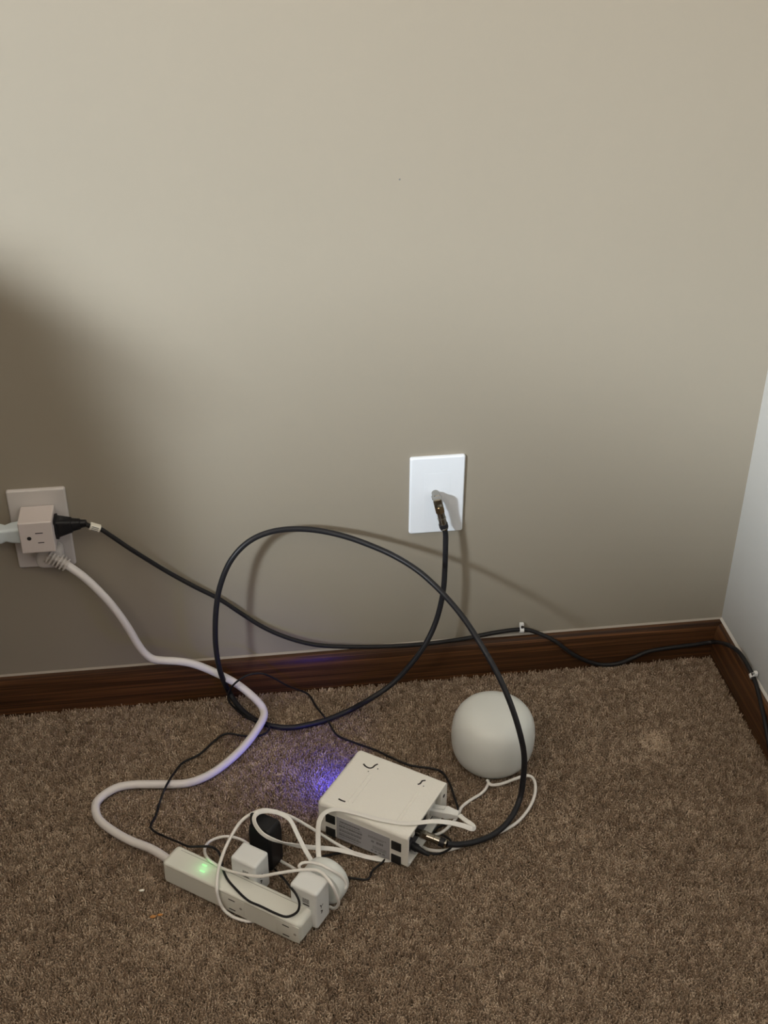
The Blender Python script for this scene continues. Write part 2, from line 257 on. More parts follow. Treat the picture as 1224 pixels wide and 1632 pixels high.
# ranch baseboard: rounded top, thin at the top, thick below
PROF = [(0, -.008), (-.0122, -.008), (-.0122, .020), (-.0118, .034), (-.0108, .043), (-.0092, .050), (-.0070, .0542), (-.0035, .0556), (0, .0556)]
def baseboard(name, along, a, b):
    bm = bmesh.new(); rings = []
    for i in range(13):
        t = a + (b - a) * i / 12
        rings.append([(t, d, z) if along == 'x' else (d, t, z) for d, z in PROF])
    loft(bm, rings); o = struct(name, bm, 'wood', angle=35)
    return o
bb = baseboard('baseboard_back', 'x', XL, 0)
# the right board is modelled along its own x so that its grain runs its length
bm = bmesh.new(); loft(bm, [[(YF + (-.0122 - YF) * i / 12, -d, z) for d, z in PROF] for i in range(13)])
br = struct('baseboard_right', bm, 'wood', angle=35); br.rotation_euler = (0, 0, PI / 2)
# child flecks of paint on the boards
def blob(r, sx=1, sy=1, sz=.4, seed=0):
    bm = bmesh.new(); bmesh.ops.create_icosphere(bm, subdivisions=2, radius=r)
    for v in bm.verts:
        f = 1 + .25 * noise.noise(v.co * (1.7 / r) + Vector((seed, 0, 0))); v.co = Vector((v.co.x * f * sx, v.co.y * f * sy, v.co.z * f * sz))
    return bm
for (x, z, s) in ((-0.595,0.0444,.0012),(-0.068,0.0486,.0011)):
    f = obj('paint_fleck', blob(s, 1.4, .3, .8, x), 'fleck', bb); f.location = (x, -.0118 if z < .04 else -.008, z)
mk_ = obj('wall_mark', blob(.0011, 1, .3, 1), 'print', bpy.data.objects['wall_back']); mk_.location = (-0.4657, 0.0000, 0.7032)
# thin painted caulk lines above the boards and in the corner
bm = bmesh.new(); loft(bm, [[(x, 0, .0552), (x, -.0028, .0556), (x, -.0006, .0575 + .0006 * noise.noise(Vector((x * 40, 0, 0)))), (x, 0, .0575)] for x in np.linspace(XL, 0, 60)])
struct('trim_1', bm, 'caulk')
bm = bmesh.new(); loft(bm, [[(0, y, .0552), (-.0034, y, .0556), (-.0007, y, .0577 + .0006 * noise.noise(Vector((y * 40, 3, 0)))), (0, y, .0577)] for y in np.linspace(YF, -.002, 60)])
struct('trim_2', bm, 'fleck')

# ------------------------------------------------------------------ carpet pile: one tuft of three yarn ends, set on points with its own lean, size and tint
def carpet():
    rng = np.random.default_rng(7); s = .0030
    xs = np.arange(-1.62, -.013, s); ys = np.arange(-1.15, -.013, s)
    X, Y = np.meshgrid(xs, ys); n = X.size
    X = X.ravel() + rng.uniform(-.45, .45, n) * s; Y = Y.ravel() + rng.uniform(-.45, .45, n) * s
    X = np.minimum(X, -.0135); Y = np.minimum(Y, -.0135)
    def field(seed, cell):
        g = np.random.default_rng(seed).standard_normal((400, 400)); u = X / cell + 200; v = Y / cell + 200
        i = np.floor(u).astype(int) % 399; j = np.floor(v).astype(int) % 399; fu = u - np.floor(u); fv = v - np.floor(v)
        fu = fu * fu * (3 - 2 * fu); fv = fv * fv * (3 - 2 * fv)
        return (g[i, j] * (1 - fu) * (1 - fv) + g[i + 1, j] * fu * (1 - fv) + g[i, j + 1] * (1 - fu) * fv + g[i + 1, j + 1] * fu * fv)
    big = field(1, .13) * .6 + field(2, .05) * .5; big2 = field(3, .11) * .6 + field(4, .04) * .5
    hgt = 1 + .10 * field(5, .012) + .05 * field(6, .04)
    lx = .16 * big + .30 * rng.standard_normal(n); ly = .16 * big2 + .30 * rng.standard_normal(n)
    tint = np.clip(.43 + .07 * field(8, .007) + .04 * field(9, .02) + .03 * big + .24 * rng.standard_normal(n), 0, 1)
    d = np.hypot((X + .144) / 1.0, (Y + .170) / 1.0)
    dent = d < .0195                                   # the round dent a furniture foot left
    rim = (d >= .0195) & (d < .0235)
    hgt = np.where(dent, .80, np.where(rim, .70, hgt)); lx = np.where(dent, lx * 1.5, lx); ly = np.where(dent, ly * 1.5 - .35, ly)
    tint = np.where(dent, np.clip(tint + .32, 0, 1), tint)
    me = bpy.data.meshes.new('carpet_pile'); me.vertices.add(n)
    co = np.stack([X, Y, np.full(n, -.0085)], 1).astype(np.float32); me.vertices.foreach_set('co', co.ravel())
    rot = np.stack([ly * -1, lx, rng.uniform(0, 6.28, n)], 1).astype(np.float32)
    a = me.attributes.new('rot', 'FLOAT_VECTOR', 'POINT'); a.data.foreach_set('vector', rot.ravel())
    a = me.attributes.new('siz', 'FLOAT', 'POINT'); a.data.foreach_set('value', hgt.astype(np.float32))
    a = me.attributes.new('tint', 'FLOAT', 'POINT'); a.data.foreach_set('value', tint.astype(np.float32))
    o = bpy.data.objects.new('carpet_pile', me); C.objects.link(o); o.parent = floor; o['kind'] = 'stuff'
    me.materials.append(M['carpet'])
    ng = bpy.data.node_groups.new('tufts', 'GeometryNodeTree')
    ng.interface.new_socket('Geometry', in_out='INPUT', socket_type='NodeSocketGeometry'); ng.interface.new_socket('Geometry', in_out='OUTPUT', socket_type='NodeSocketGeometry')
    N, Lk = ng.nodes.new, ng.links.new
    gi, go = N('NodeGroupInput'), N('NodeGroupOutput'); jn = N('GeometryNodeJoinGeometry')
    for k in range(3):
        c = N('GeometryNodeMeshCone'); c.inputs['Vertices'].default_value = 5
        c.inputs['Radius Top'].default_value = .00062; c.inputs['Radius Bottom'].default_value = .0010; c.inputs['Depth'].default_value = .0088
        t = N('GeometryNodeTransform'); an = 2 * PI * k / 3
        t.inputs['Translation'].default_value = (.0008 * math.cos(an), .0008 * math.sin(an), 0)
        t.inputs['Rotation'].default_value = (-.20 * math.sin(an), .20 * math.cos(an), 0)
        t.inputs['Scale'].default_value = (1, 1, 1 - .12 * k)
        Lk(c.outputs['Mesh'], t.inputs['Geometry']); Lk(t.outputs[0], jn.inputs[0])
    sm = N('GeometryNodeSetMaterial'); sm.inputs['Material'].default_value = M['carpet']; Lk(jn.outputs[0], sm.inputs[0])
    iop = N('GeometryNodeInstanceOnPoints'); Lk(gi.outputs[0], iop.inputs['Points']); Lk(sm.outputs[0], iop.inputs['Instance'])
    def attr(nm, ty):
        q = N('GeometryNodeInputNamedAttribute'); q.data_type = ty; q.inputs['Name'].default_value = nm; return q.outputs[0]
    er = N('FunctionNodeEulerToRotation'); Lk(attr('rot', 'FLOAT_VECTOR'), er.inputs[0]); Lk(er.outputs[0], iop.inputs['Rotation'])
    cb = N('ShaderNodeCombineXYZ'); cb.inputs[0].default_value = 1; cb.inputs[1].default_value = 1; Lk(attr('siz', 'FLOAT'), cb.inputs[2]); Lk(cb.outputs[0], iop.inputs['Scale'])
    Lk(iop.outputs[0], go.inputs[0])
    md = o.modifiers.new('tufts', 'NODES'); md.node_group = ng
carpet()

# ------------------------------------------------------------------ wall outlet and what is plugged into it
PW, PH, PT = .070, .113, .0052
def plate_bm(x0, z1):
    bm = bmesh.new(); cx, cz = x0 + PW / 2, z1 - PH / 2
    stack(bm, [(0, PW / 2, PH / 2, .0025), (.0025, PW / 2, PH / 2, .0025), (.0040, PW / 2 - .0006, PH / 2 - .0006, .0025), (PT, PW / 2 - .0022, PH / 2 - .0022, .0025)],
          axis_T((cx, 0, cz), (0, -1, 0), (0, 0, 1)))
    return bm
ox, oz = (-0.9412, 0.3409)
t = thing('wall_outlet', 'white outlet cover plate on beige wall, mostly hidden behind the cube splitter', 'outlet', (ox + PW / 2, 0, oz - PH / 2))
m_ = inv(t).inverted()
bm = plate_bm(ox, oz); bm.transform(m_); obj('cover_plate', bm, 'outlet', t, wn=True)
bm = stack(bmesh.new(), [(PT - .0004, .0166, .0335, .001), (PT + .0006, .0166, .0335, .001), (PT + .0010, .0160, .0330, .001)], axis_T((0, 0, 0), (0, -1, 0))); obj('receptacle', bm, 'outlet', t)
bm = bmesh.new(); box(bm, -.0066, -.0046, -PT - .0012, -PT - .0004, .012, .019); box(bm, .0046, .0066, -PT - .0012, -PT - .0004, .012, .019)
obj('slot', bm, 'dark', t, smooth=False)

cx0, cx1, cz0, cz1, cy = -.9262, -.8862, .2765, .3198, -.0450
t = thing('outlet_splitter', 'white cube outlet splitter plugged into the wall plate at the left edge', 'splitter', ((cx0 + cx1) / 2, 0, (cz0 + cz1) / 2))
hx, hz = (cx1 - cx0) / 2, (cz1 - cz0) / 2
obj('body', BX(-hx, hx, cy, -PT - .0011, -hz, hz, r=.0016, seg=3), 'cube', t, wn=True)
for z in (.0065, -.0070): obj('slot', BX(.0035 - (.0045 if z > 0 else .0028), .0035 + .0045, cy - .0002, cy + .001, z - .0006, z + .0006), 'dark', t, smooth=False)
bm = bmesh.new(); lathe(bm, [(.0026, 0), (.0026, .001)], axis_T((-.0088, cy + .0008, -.0003), (0, -1, 0)), 20); obj('ground_hole', bm, 'dark', t)
for s in (-1, 1): obj('side_socket', stack(bmesh.new(), [(0, .0115, .0125, .003), (.0005, .0112, .0122, .003)], axis_T((s * hx, -.026, .001), (s, 0, 0))), 'cube', t)

t = thing('power_plug', 'pale blue-white plug in left side of the cube splitter, cut by the frame', 'plug', (cx0, -.026, .2960))
bm = stack(bmesh.new(), [(.0006, .0105, .0105, .004), (.004, .0108, .0108, .004), (.012, .0098, .0102, .004), (.019, .0078, .0088, .004), (.024, .0095, .0095, .003), (.030, .0095, .0095, .003), (.034, .006, .006, .003)], axis_T((0, 0, 0), (-1, 0, -.03)))
obj('body', bm, 'pale_plug', t)
P = [(-.032, 0, -.001), (-.05, 0, -.004), (-.075, -.002, -.015), (-.10, -.004, -.045), (-.115, -.006, -.1), (-.12, -.008, -.2), (-.122, -.01, -.29), (-.15, -.014, -.2925), (-.24, -.02, -.2925), (-.4, -.03, -.2925)]
cable('cord', P, .0028, 'pale_plug', t)

# black cord along the wall
t = thing('power_cable', 'black cord from cube splitter running along wall and over baseboard to the corner', 'cord')
P = [Vector(p) for p in CAB['power_cord']]
d0 = (P[0] - Vector((cx1, -.026, .3005))).normalized()
T = axis_T((cx1 + .0008, -.0262, .3005), d0)
bm = stack(bmesh.new(), [(0, .0105, .0130, .003), (.003, .0112, .0136, .004), (.0035, .0094, .0118, .004), (.010, .0086, .0105, .004), (.020, .0070, .0085, .004), (.0205, .0062, .0075, .004), (.030, .0052, .0062, .004), (.0305, .0045, .0052, .004), (.0375, .0040, .0045, .004)], T)
obj('plug', bm, 'black_plastic', t)
cable('cable', [T @ Vector((0, 0, .034))] + P[1:], .0029, 'black_cord', t)
S = spline(P[1:4]); mid = S[len(S) // 2 - 4]; dirn = (S[len(S) // 2] - S[len(S) // 2 - 8]).normalized()
T = axis_T(mid - dirn * .0065, dirn)
tg = obj('tag', stack(bmesh.new(), [(0, .0046, .0042, .003), (.0128, .0046, .0042, .003)], T), 'tag', t); tg['label'] = 'white printed wrap label'
bm = bmesh.new()
for k in range(3): stack(bm, [(.002, .0047 , .0005, .0002, 0, .0022 - k * .0022), (.0105, .0047, .0005, .0002, 0, .0022 - k * .0022)], T)
obj('print', bm, 'print', tg)

# cable clips
def clip(p, axis, nrm, label):
    """saddle over a cord that runs along axis on a wall facing nrm"""
    t = thing('cable_clip', label, 'clip', (0, 0, 0), group=None)
    a = Vector(axis).normalized(); n = Vector(nrm); u = n.cross(a).normalized(); bm = bmesh.new(); rr, th = .0034, .0016
    prof = []
    for k in range(13):
        an = PI * k / 12; prof.append((math.cos(an) * (rr + th), math.sin(an) * (rr + th)))
    outer = [(rr + th, -rr)] + prof + [(-rr - th, -rr)]
    inner = [(-rr, -rr)] + [(math.cos(PI - PI * k / 12) * rr, math.sin(PI - PI * k / 12) * rr) for k in range(13)] + [(rr, -rr)]
    pts = outer + inner
    loft(bm, [[Vector(p) + u * x + n * y + a * s for x, y in pts] for s in (-.0028, .0028)])
    obj('saddle', bm, 'nylon', t)
    T = axis_T(Vector(p) + u * (rr + .0032) - n * rr, n)
    bm = bmesh.new(); stack(bm, [(0, .0030, .0030, .001), (.004, .0030, .0030, .001)], T); obj('nail_boss', bm, 'nylon', t)
    bm = bmesh.new(); lathe(bm, [(.0007, .003), (.0007, .0065), (.0022, .0066), (.0022, .0074)], T, 16); obj('nail', bm, 'steel', t)
    return t
CL1, CL2 = ((-0.2900, -0.0050, 0.0675), (-0.0060, -0.1321, 0.0607))
clip((CL1[0], -.0050, CL1[2]), (1, 0, -.03), (0, -1, 0), 'white cable clip on back wall just above the baseboard')
clip((-.0058, CL2[1], CL2[2]), (0, -.9, -.43), (-1, 0, 0), 'white cable clip on the white right wall beside the corner')

# ------------------------------------------------------------------ coax wall plate and coax cable
qx, qz = (-0.4489, 0.3508)
t = thing('coax_wall_plate', 'white wall plate with coax jack at the centre of the beige wall', 'wall plate', (qx + PW / 2, 0, qz - PH / 2))
bm = plate_bm(qx, qz); bm.transform(inv(t).inverted()); obj('cover_plate', bm, 'plate', t, wn=True)
obj('insert', stack(bmesh.new(), [(PT - .0006, .0166, .0335, .0015), (PT + .00005, .0166, .0335, .0015), (PT + .0002, .0162, .0331, .0015)], axis_T((0, 0, 0), (0, -1, 0))), 'plate', t, wn=True)
nut = Vector((-0.4165, -0.0220, 0.2986)); end = Vector(CAB['coax'][0])
bm = bmesh.new(); lathe(bm, [(.0048, 0), (.0048, .014)], axis_T((nut.x, -PT, nut.z), (0, -1, 0)), 24); bm.transform(inv(t).inverted()); obj('jack', bm, 'nickel', t)

t = thing('coax_cable', 'thick black coax cable looping from wall plate across floor to the modem', 'cable')
e = thing('elbow_connector', None, None); e.parent = t
T = axis_T((nut.x, -.012, nut.z), (0, -1, 0))
bm = bmesh.new(); lathe(bm, [(.0050, 0), (.0062, .0006), (.0062, .0075), (.0054, .0082)], T, 6); obj('nut', bm, 'nickel', e, angle=20)
dn = (end - Vector((nut.x, -.026, nut.z))).normalized()
T = axis_T((nut.x, -.026, nut.z), dn)
bm = bmesh.new(); lathe(bm, [(.0044, 0), (.0044, .010)], axis_T((nut.x, -.020, nut.z), (0, -1, 0)), 20); 
stack(bm, [(-.0060, .0040, .0040, .0015), (-.005, .0054, .0054, .0015), (.0050, .0054, .0054, .0015), (.007, .0046, .0046, .0046)], T); obj('elbow_body', bm, 'nickel', e, angle=30)
bm = bmesh.new(); lathe(bm, [(.0050, .0065), (.0062, .0070), (.0062, .0150), (.0054, .0158)], T, 6); obj('hex_nut', bm, 'brass', e, angle=20)
def fconn(parent, T, z0, ring='coax'):
    k = thing('compression_connector', None, None); k.parent = parent
    bm = bmesh.new(); lathe(bm, [(.0040, z0), (.0050, z0 + .0005), (.0050, z0 + .0085), (.0056, z0 + .0088), (.0056, z0 + .0100), (.0050, z0 + .0105), (.0052, z0 + .0185)], T, 28); obj('barrel', bm, 'nickel', k, angle=30)
    bm = bmesh.new(); lathe(bm, [(.0053, z0 + .0175), (.0058, z0 + .018), (.0058, z0 + .0235), (.0050, z0 + .024)], T, 28); obj('band', bm, ring, k, angle=30)
    bm = bmesh.new(); lathe(bm, [(.0050, z0 + .0238), (.0053, z0 + .0242), (.0051, z0 + .0262), (.0038, z0 + .0268)], T, 28); obj('collar', bm, 'nickel', k, angle=30)
fconn(t, T, .0155)
P = [T @ Vector((0, 0, .040)), T @ Vector((0, 0, .050))] + [Vector(p) for p in CAB['coax'][2:]]
MA = (-0.5180, -0.2712, -0.6285, 0.1219, 0.1023, 0.0505, 0.0040)
def mloc(p): return Matrix.Translation((MA[0], MA[1], 0)) @ Matrix.Rotation(MA[2], 4, 'Z') @ Vector((p[0] - MA[3] / 2, p[1] - MA[4] / 2, p[2] + MA[6]))
pend = P[-1]; port = mloc((MA[3] - .006, .0375, .0215))
cable('cable', P, .0036, 'coax', t)
T = axis_T(port, (pend - port))
ln = (pend - port).length
bm = bmesh.new(); lathe(bm, [(.0050, .003), (.0058, .0035), (.0058, .0110), (.0050, .0115)], T, 6); obj('hex_nut', bm, 'nickel', t, angle=20)
fconn(t, T, ln - .0265, 'coax')

# ------------------------------------------------------------------ cable modem lying on its side
L_, W_, H_ = MA[3], MA[4], MA[5]
t = thing('cable_modem', 'cream-white cable modem lying on its side on the carpet with a label facing out', 'modem', (MA[0], MA[1], MA[6]), MA[2])
md = t
def MB(bm, dz=0):
    bm.transform(Matrix.Translation((-L_ / 2, -W_ / 2, dz))); return bm
# shell: rounded profile (in y, z) lofted along x, open at the port end
def yz(x, ins, r, n=6): return [(x, W_ / 2 + a, H_ / 2 + b) for a, b in ring2(W_ / 2 - ins, H_ / 2 - ins, r, n)]
R0 = .0056
rings = []
for k in range(6):
    an = PI / 2 * k / 5; rings.append(yz(R0 * (1 - math.sin(an)), R0 * (1 - math.cos(an)) * 1.0, max(R0 * .9, .002)))
rings += [yz(L_ * .5, 0, R0 * .9), yz(L_ - .0006, 0, R0 * .9), yz(L_, .0005, R0 * .9), yz(L_, .0030, .0045), yz(L_ - .0005, .0034, .0045), yz(L_ - .012, .0034, .0045)]
bm = bmesh.new()
# quarter-round end: x = R0(1-cos), inset = R0(1-sin)
rings2 = [yz(R0 * (1 - math.cos(PI / 2 * k / 5)), R0 * (1 - math.sin(PI / 2 * k / 5)), R0) for k in range(6)]
loft(bm, rings2 + rings[6:], cap1=False)
obj('shell', MB(bm), 'modem', t, wn=True)
obj('port_panel', MB(BX(L_ - .013, L_ - .0095, .0032, W_ - .0032, .0032, H_ - .0032)), 'panel', t, smooth=False)
# white lug with a screw at the back corner of the port end
obj('screw_lug', MB(BX(L_ - .0095, L_ + .0002, W_ - .0165, W_ - .003, .003, H_ - .003, r=.001)), 'modem_smooth', t)
bm = bmesh.new(); lathe(bm, [(.0024, 0), (.0024, .0004), (.0014, .0003)], axis_T((L_ + .0002, W_ - .0095, H_ * .70), (1, 0, 0)), 16); obj('screw', MB(bm), 'print_dark', t)
obj('ethernet_port', MB(BX(L_ - .0095, L_ - .0060, .064, .0835, .014, .034, r=.0008)), 'modem_smooth', t)
bm = bmesh.new(); lathe(bm, [(.0047, 0), (.0047, .009)], axis_T((L_ - .0095, .0375, .0215), (1, 0, 0)), 20); obj('coax_port', MB(bm), 'nickel', t)
obj('power_port', MB(BX(L_ - .0095, L_ - .0060, .0165, .0285, .009, .0215, r=.0008)), 'panel', t)
obj('reset_button', MB(BX(L_ - .0095, L_ - .0055, .0225, .0285, .027, .033, r=.0008)), 'modem_smooth', t)
# bottom of the case (faces the camera side): feet, label with its print
for (a, b) in ((.0190, .0300), (.0190, .0085), (L_ - .0150, .0300), (L_ - .0150, .0085)):
    obj('rubber_foot', MB(BX(a - .0064, a + .0064, -.0011, .0004, b - .0066, b + .0066, r=.0005, seg=2)), 'rubber', t)
lb = obj('sticker', MB(BX(.0275, L_ - .0235, -.0004, .0006, .0030, .0385)), 'label', t, smooth=False); lb['label'] = 'grey information label with fine print and barcodes'
bm = bmesh.new(); rr = random.Random(3)
def bar(x0, x1, z, h): box(bm, x0, x1, -.0006, -.0003, z - .006, z - .006 + h)
for z, h, x0, x1 in ((.0375, .0022, .032, .059), (.0345, .0008, .031, .061), (.0300, .0028, .031, .062), (.0265, .0008, .031, .061), (.0235, .0022, .031, .061), (.0200, .0008, .031, .058), (.0165, .0022, .031, .060), (.0135, .0008, .031, .057), (.0265, .003, .074, .078), (.0265, .0035, .081, .090), (.0205, .0008, .076, .094), (.0185, .0008, .076, .094), (.0165, .0008, .076, .094), (.0120, .0022, .074, .077), (.0120, .0022, .079, .0815), (.0120, .0022, .084, .087), (.0120, .0022, .089, .092), (.0350, .0008, .070, .094), (.0330, .0008, .070, .090)):
    x = x0
    while x < x1:
        wdt = rr.uniform(.0005, .0022); bar(x, min(x + wdt, x1), z, h); x += wdt + rr.uniform(.0003, .0007)
obj('print', MB(bm), 'print', lb, smooth=False)
# the wall-hanging slots and shallow ridges on the upper side
zt = H_
def stroke(bm, pts, wd, z): 
    S = spline([(x, y, z) for x, y in pts], 5); rings = []
    for i, p in enumerate(S):
        d = (S[min(i + 1, len(S) - 1)] - S[max(i - 1, 0)]).normalized(); s = Vector((-d.y, d.x, 0)) * wd
        rings.append([p - s, p + s, p + s + Vector((0, 0, .0003)), p - s + Vector((0, 0, .0003))])
    loft(bm, rings)
for pts in ([(.0190, .0800), (.0235, .0775), (.0290, .0772), (.0318, .0800), (.0325, .0845), (.0345, .0880)], [(.0925, .0810), (.0945, .0830), (.0947, .0865), (.0950, .0890), (.0980, .0912)], [(.0215, .0152), (.0265, .0146), (.0310, .0150)]):
    bm = bmesh.new(); stroke(bm, pts, .0010, zt - .0001); obj('keyhole_slot', MB(bm), 'dark', t)
for x, y, c in ((.0384, .0808, 'dark'), (.0304, .0716, 'print'), (.1001, .0816, 'print')):
    bm = bmesh.new(); lathe(bm, [(.0008, zt - .0002), (.0008, zt + .0002)], Matrix.Translation((x, y, 0)), 10); obj('pin_hole', MB(bm), c, t)
for x0 in (.0335, .0390, .0972, .1010):
    bm = bmesh.new(); loft(bm, [[(x0 - .0007, y, zt - .0004), (x0 + .0007, y, zt - .0004), (x0 + .0003, y, zt + .0007), (x0 - .0003, y, zt + .0007)] for y in (.0170, .0700)])
    obj('ridge', MB(bm), 'modem', t)
# blue status light at the front end and the light it throws on the carpet
obj('status_light', MB(BX(-.0003, .0004, .060, .085, .018, .024)), 'blue_led', t, smooth=False)
bl = area('blue_status_glow', mloc((-.0015, .0735, .021)), mloc((-.040, .077, 0)), .022, .006, .11, (.05, .05, 1.0)); bl.data.spread = math.radians(150)

# ------------------------------------------------------------------ power strip
SA = (-0.6958, -0.3718, -0.6408, 0.1857, 0.0300, 0.0313, 0.0030)
def sloc(p): return Matrix.Translation((SA[0], SA[1], 0)) @ Matrix.Rotation(SA[2], 4, 'Z') @ Vector((p[0] - SA[3] / 2, p[1] - SA[4] / 2, p[2] + SA[6]))
t = thing('power_strip', 'off-white power strip on the carpet with thick white cord and green lights', 'power strip', (SA[0], SA[1], SA[6]), SA[2])
Ls, Ws, Hs = SA[3], SA[4], SA[5]
def SB(bm): bm.transform(Matrix.Translation((-Ls / 2, -Ws / 2, 0))); return bm
def sring(x, ins, r): return [(x, Ws / 2 + a, Hs / 2 + b) for a, b in ring2(Ws / 2 - ins, Hs / 2 - ins, r, 5)]
Re = .008
rings = [sring(Re * .7 * (1 - math.cos(PI / 2 * k / 5)), Re * .7 * (1 - math.sin(PI / 2 * k / 5)), .0028) for k in range(6)]
rings += [sring(Ls - Re * (1 - math.cos(PI / 2 * k / 6)), Re * .75 * (1 - math.sin(PI / 2 * k / 6)), .0028) for k in range(6, -1, -1)]
obj('housing', SB(loft(bmesh.new(), rings)), 'strip', t, wn=True)
# seam between top cover and back half
obj('seam', SB(BX(.010, Ls - .012, Ws - .0052, Ws - .0046, Hs - .0005, Hs + .00012)), 'strip_end', t, smooth=False)
obj('seam', SB(BX(.008, Ls - .010, -.0001, .0004, Hs - .0030, Hs - .0026)), 'strip_end', t, smooth=False)
for x in (.097, .168):
    sk = obj('socket', SB(BX(x - .013, x + .017, -.0003, .0006, .0035, Hs - .0035, r=.0002)), 'strip', t)
    for z in (.0225, .0072): obj('slot', SB(BX(x - .0045, x + .0040, -.0005, .0002, z - .0007, z + .0007)), 'dark', sk, smooth=False)
    bm = bmesh.new(); lathe(bm, [(.0018, 0), (.0018, .0004)], axis_T((x + .0115, -.0001, .0150), (0, -1, 0)), 14); obj('ground_hole', SB(bm), 'strip_end', sk)
for (x, y) in ((.0463, .0198), (.0493, .0115)):
    g = obj('green_light', SB(stack(bmesh.new(), [(Hs - .0002, .0035, .0014, .0014, x, y), (Hs + .0001, .0034, .0013, .0013, x, y)])), 'green_led', t); g['label'] = 'glowing green light'
gd = bpy.data.lights.new('green_glow', 'POINT'); gd.energy = .0018; gd.color = (.2, 1, .3); gd.shadow_soft_size = .004
go = bpy.data.objects.new('green_glow', gd); C.objects.link(go); go.location = sloc((.048, .016, Hs + .007))
# cord and its plug in the lower receptacle
P = [Vector(p) for p in CAB['white_cord']]
P[-1] = sloc((.006, Ws * .5, Hs * .52)); 
cable('cord', local(t, P), .0052, 'white_rubber', t, n=16)
bm = bmesh.new(); T = axis_T(P[-1], (P[-2] - P[-1])); stack(bm, [(-.004, .0085, .0085, .006), (.003, .0080, .0080, .006), (.006, .0058, .0058, .0058)], T); bm.transform(inv(t).inverted()); obj('strain_relief', bm, 'strip', t)
pg = thing('plug', None, None); pg.parent = t
Ti = inv(t).inverted()
bm = stack(bmesh.new(), [(0, .0170, .0145, .008), (.010, .0172, .0147, .008), (.0165, .0155, .0132, .008), (.018, .0135, .0115, .008)], axis_T((-.9000, -PT - .0012, .2520), (0, -1, 0))); bm.transform(Ti); obj('plug_body', bm, 'outlet', pg)
d = (P[1] - P[0]).normalized(); p0 = P[0] - d * .019
for k in range(6):
    bm = bmesh.new(); stack(bm, [(0, .0096 - k * .0004, .0090 - k * .0003, .0050), (.0020, .0096 - k * .0004, .0090 - k * .0003, .0050)], axis_T(p0 + d * (.0046 * k), d)); bm.transform(Ti); obj('rib', bm, 'outlet', pg)
bm = bmesh.new(); stack(bm, [(-.006, .0054, .0054, .004), (.026, .0053, .0053, .004)], axis_T(p0, d)); bm.transform(Ti); obj('boot', bm, 'outlet', pg)

# ------------------------------------------------------------------ adapters plugged along the back of the strip
def usb_adapter(A, label, gx):
    t = thing('usb_adapter', label, 'adapter', (A[0], A[1], A[6]), A[2], 'white cube adapters on the power strip')
    l, w_, h = A[3], A[4], A[5]
    obj('body', BX(-l / 2, l / 2, -w_ / 2, w_ / 2, 0, h, r=.0034, seg=4), 'adapter', t, wn=True)
    # grey print on the face over the strip
    bm = bmesh.new(); rr = random.Random(int(l * 1e5))
    for r_ in range(6): 
        x = -.0005
        while x < .0075:
            ww = rr.uniform(.0008, .0025); box(bm, x, min(x + ww, .0078), -w_ / 2 - .0002, -w_ / 2 + .0001, h - .0195 + r_ * .00125, h - .0195 + r_ * .00125 + .0007); x += ww + .0004
    obj('print', bm, 'print', t, smooth=False)
    bm = bmesh.new(); box(bm, -.0005, .0078, -w_ / 2 - .0002, -w_ / 2 + .0001, h - .0232, h - .0212); obj('print', bm, 'print_dark', t, smooth=False)
    # dark marks on the end face
    bm = bmesh.new(); X = l / 2
    def mk(y0, z0, y1, z1, wd=.0007):
        d = Vector((0, y1 - y0, z1 - z0)); n = Vector((0, -d.z, d.y)).normalized() * wd
        a, b = Vector((X + .00012, y0, z0)), Vector((X + .00012, y1, z1))
        vs4 = [bm.verts.new(p) for p in (a - n, b - n, b + n, a + n)]; bm.faces.new(vs4)
    for z in gx:
        mk(-.007, z + .004, -.0045, z); mk(-.0045, z, -.001, z + .001); mk(-.0045, z, -.0050, z - .003)
        mk(-.006, z - .006, -.0025, z - .0085); mk(-.0055, z - .0105, -.002, z - .009); mk(-.004, z - .0065, -.0038, z - .0115)
    obj('symbols', bm, 'print_dark', t, smooth=False)
    # two blades entering the strip
    for s in (-.0063, .0063): obj('blade', BX(s - .0007, s + .0007, -w_ / 2 - .006, -w_ / 2 + .001, .010, .017), 'nickel', t, smooth=False)
    return t
usb_adapter((-0.6790, -0.3504, -0.6408, 0.0340, 0.0275, 0.0525, 0.0040), 'white cube adapter midway along the power strip, in front of the black adapter', (.030,))
usb_adapter((-0.6157, -0.4006, -0.6408, 0.0347, 0.0275, 0.0563, 0.0040), 'white cube adapter at the end of the power strip, beside the round adapter', (.030,))

B = (-0.6594, -0.3136, -0.6408, 0.0291, 0.0254, 0.0629, 0.0040)
t = thing('power_adapter', 'black wall-wart adapter behind the power strip with a thin black cord', 'adapter', (B[0], B[1], B[6]), B[2])
bm = stack(bmesh.new(), [(0, B[3] / 2, B[4] / 2, .004), (.003, B[3] / 2 + .0008, B[4] / 2 + .0008, .004), (B[5] * .8, B[3] / 2 + .0008, B[4] / 2 + .0008, .004), (B[5] - .004, B[3] / 2 - .0002, B[4] / 2 - .0002, .004), (B[5] - .001, B[3] / 2 - .002, B[4] / 2 - .002, .004), (B[5], B[3] / 2 - .004, B[4] / 2 - .004, .003)])
obj('body', bm, 'black_plastic', t, wn=True)
obj('cord_boot', stack(bmesh.new(), [(-.006, .0040, .0032, .002), (.0, .0040, .0032, .002), (.010, .0030, .0024, .002), (.014, .0024, .002, .0015)], axis_T((-.0125, -.0035, B[5] - .006), (-.12, .0, 1))), 'black_plastic', t)
P = CAB['thin_black']; cable('cord', local(t, P), .0014, 'thin_black', t, n=8)
pe = Vector(P[-1]); pp = mloc((L_ - .008, .0225, .0150)); T = axis_T(pp, pe - pp)
ln = (pe - pp).length
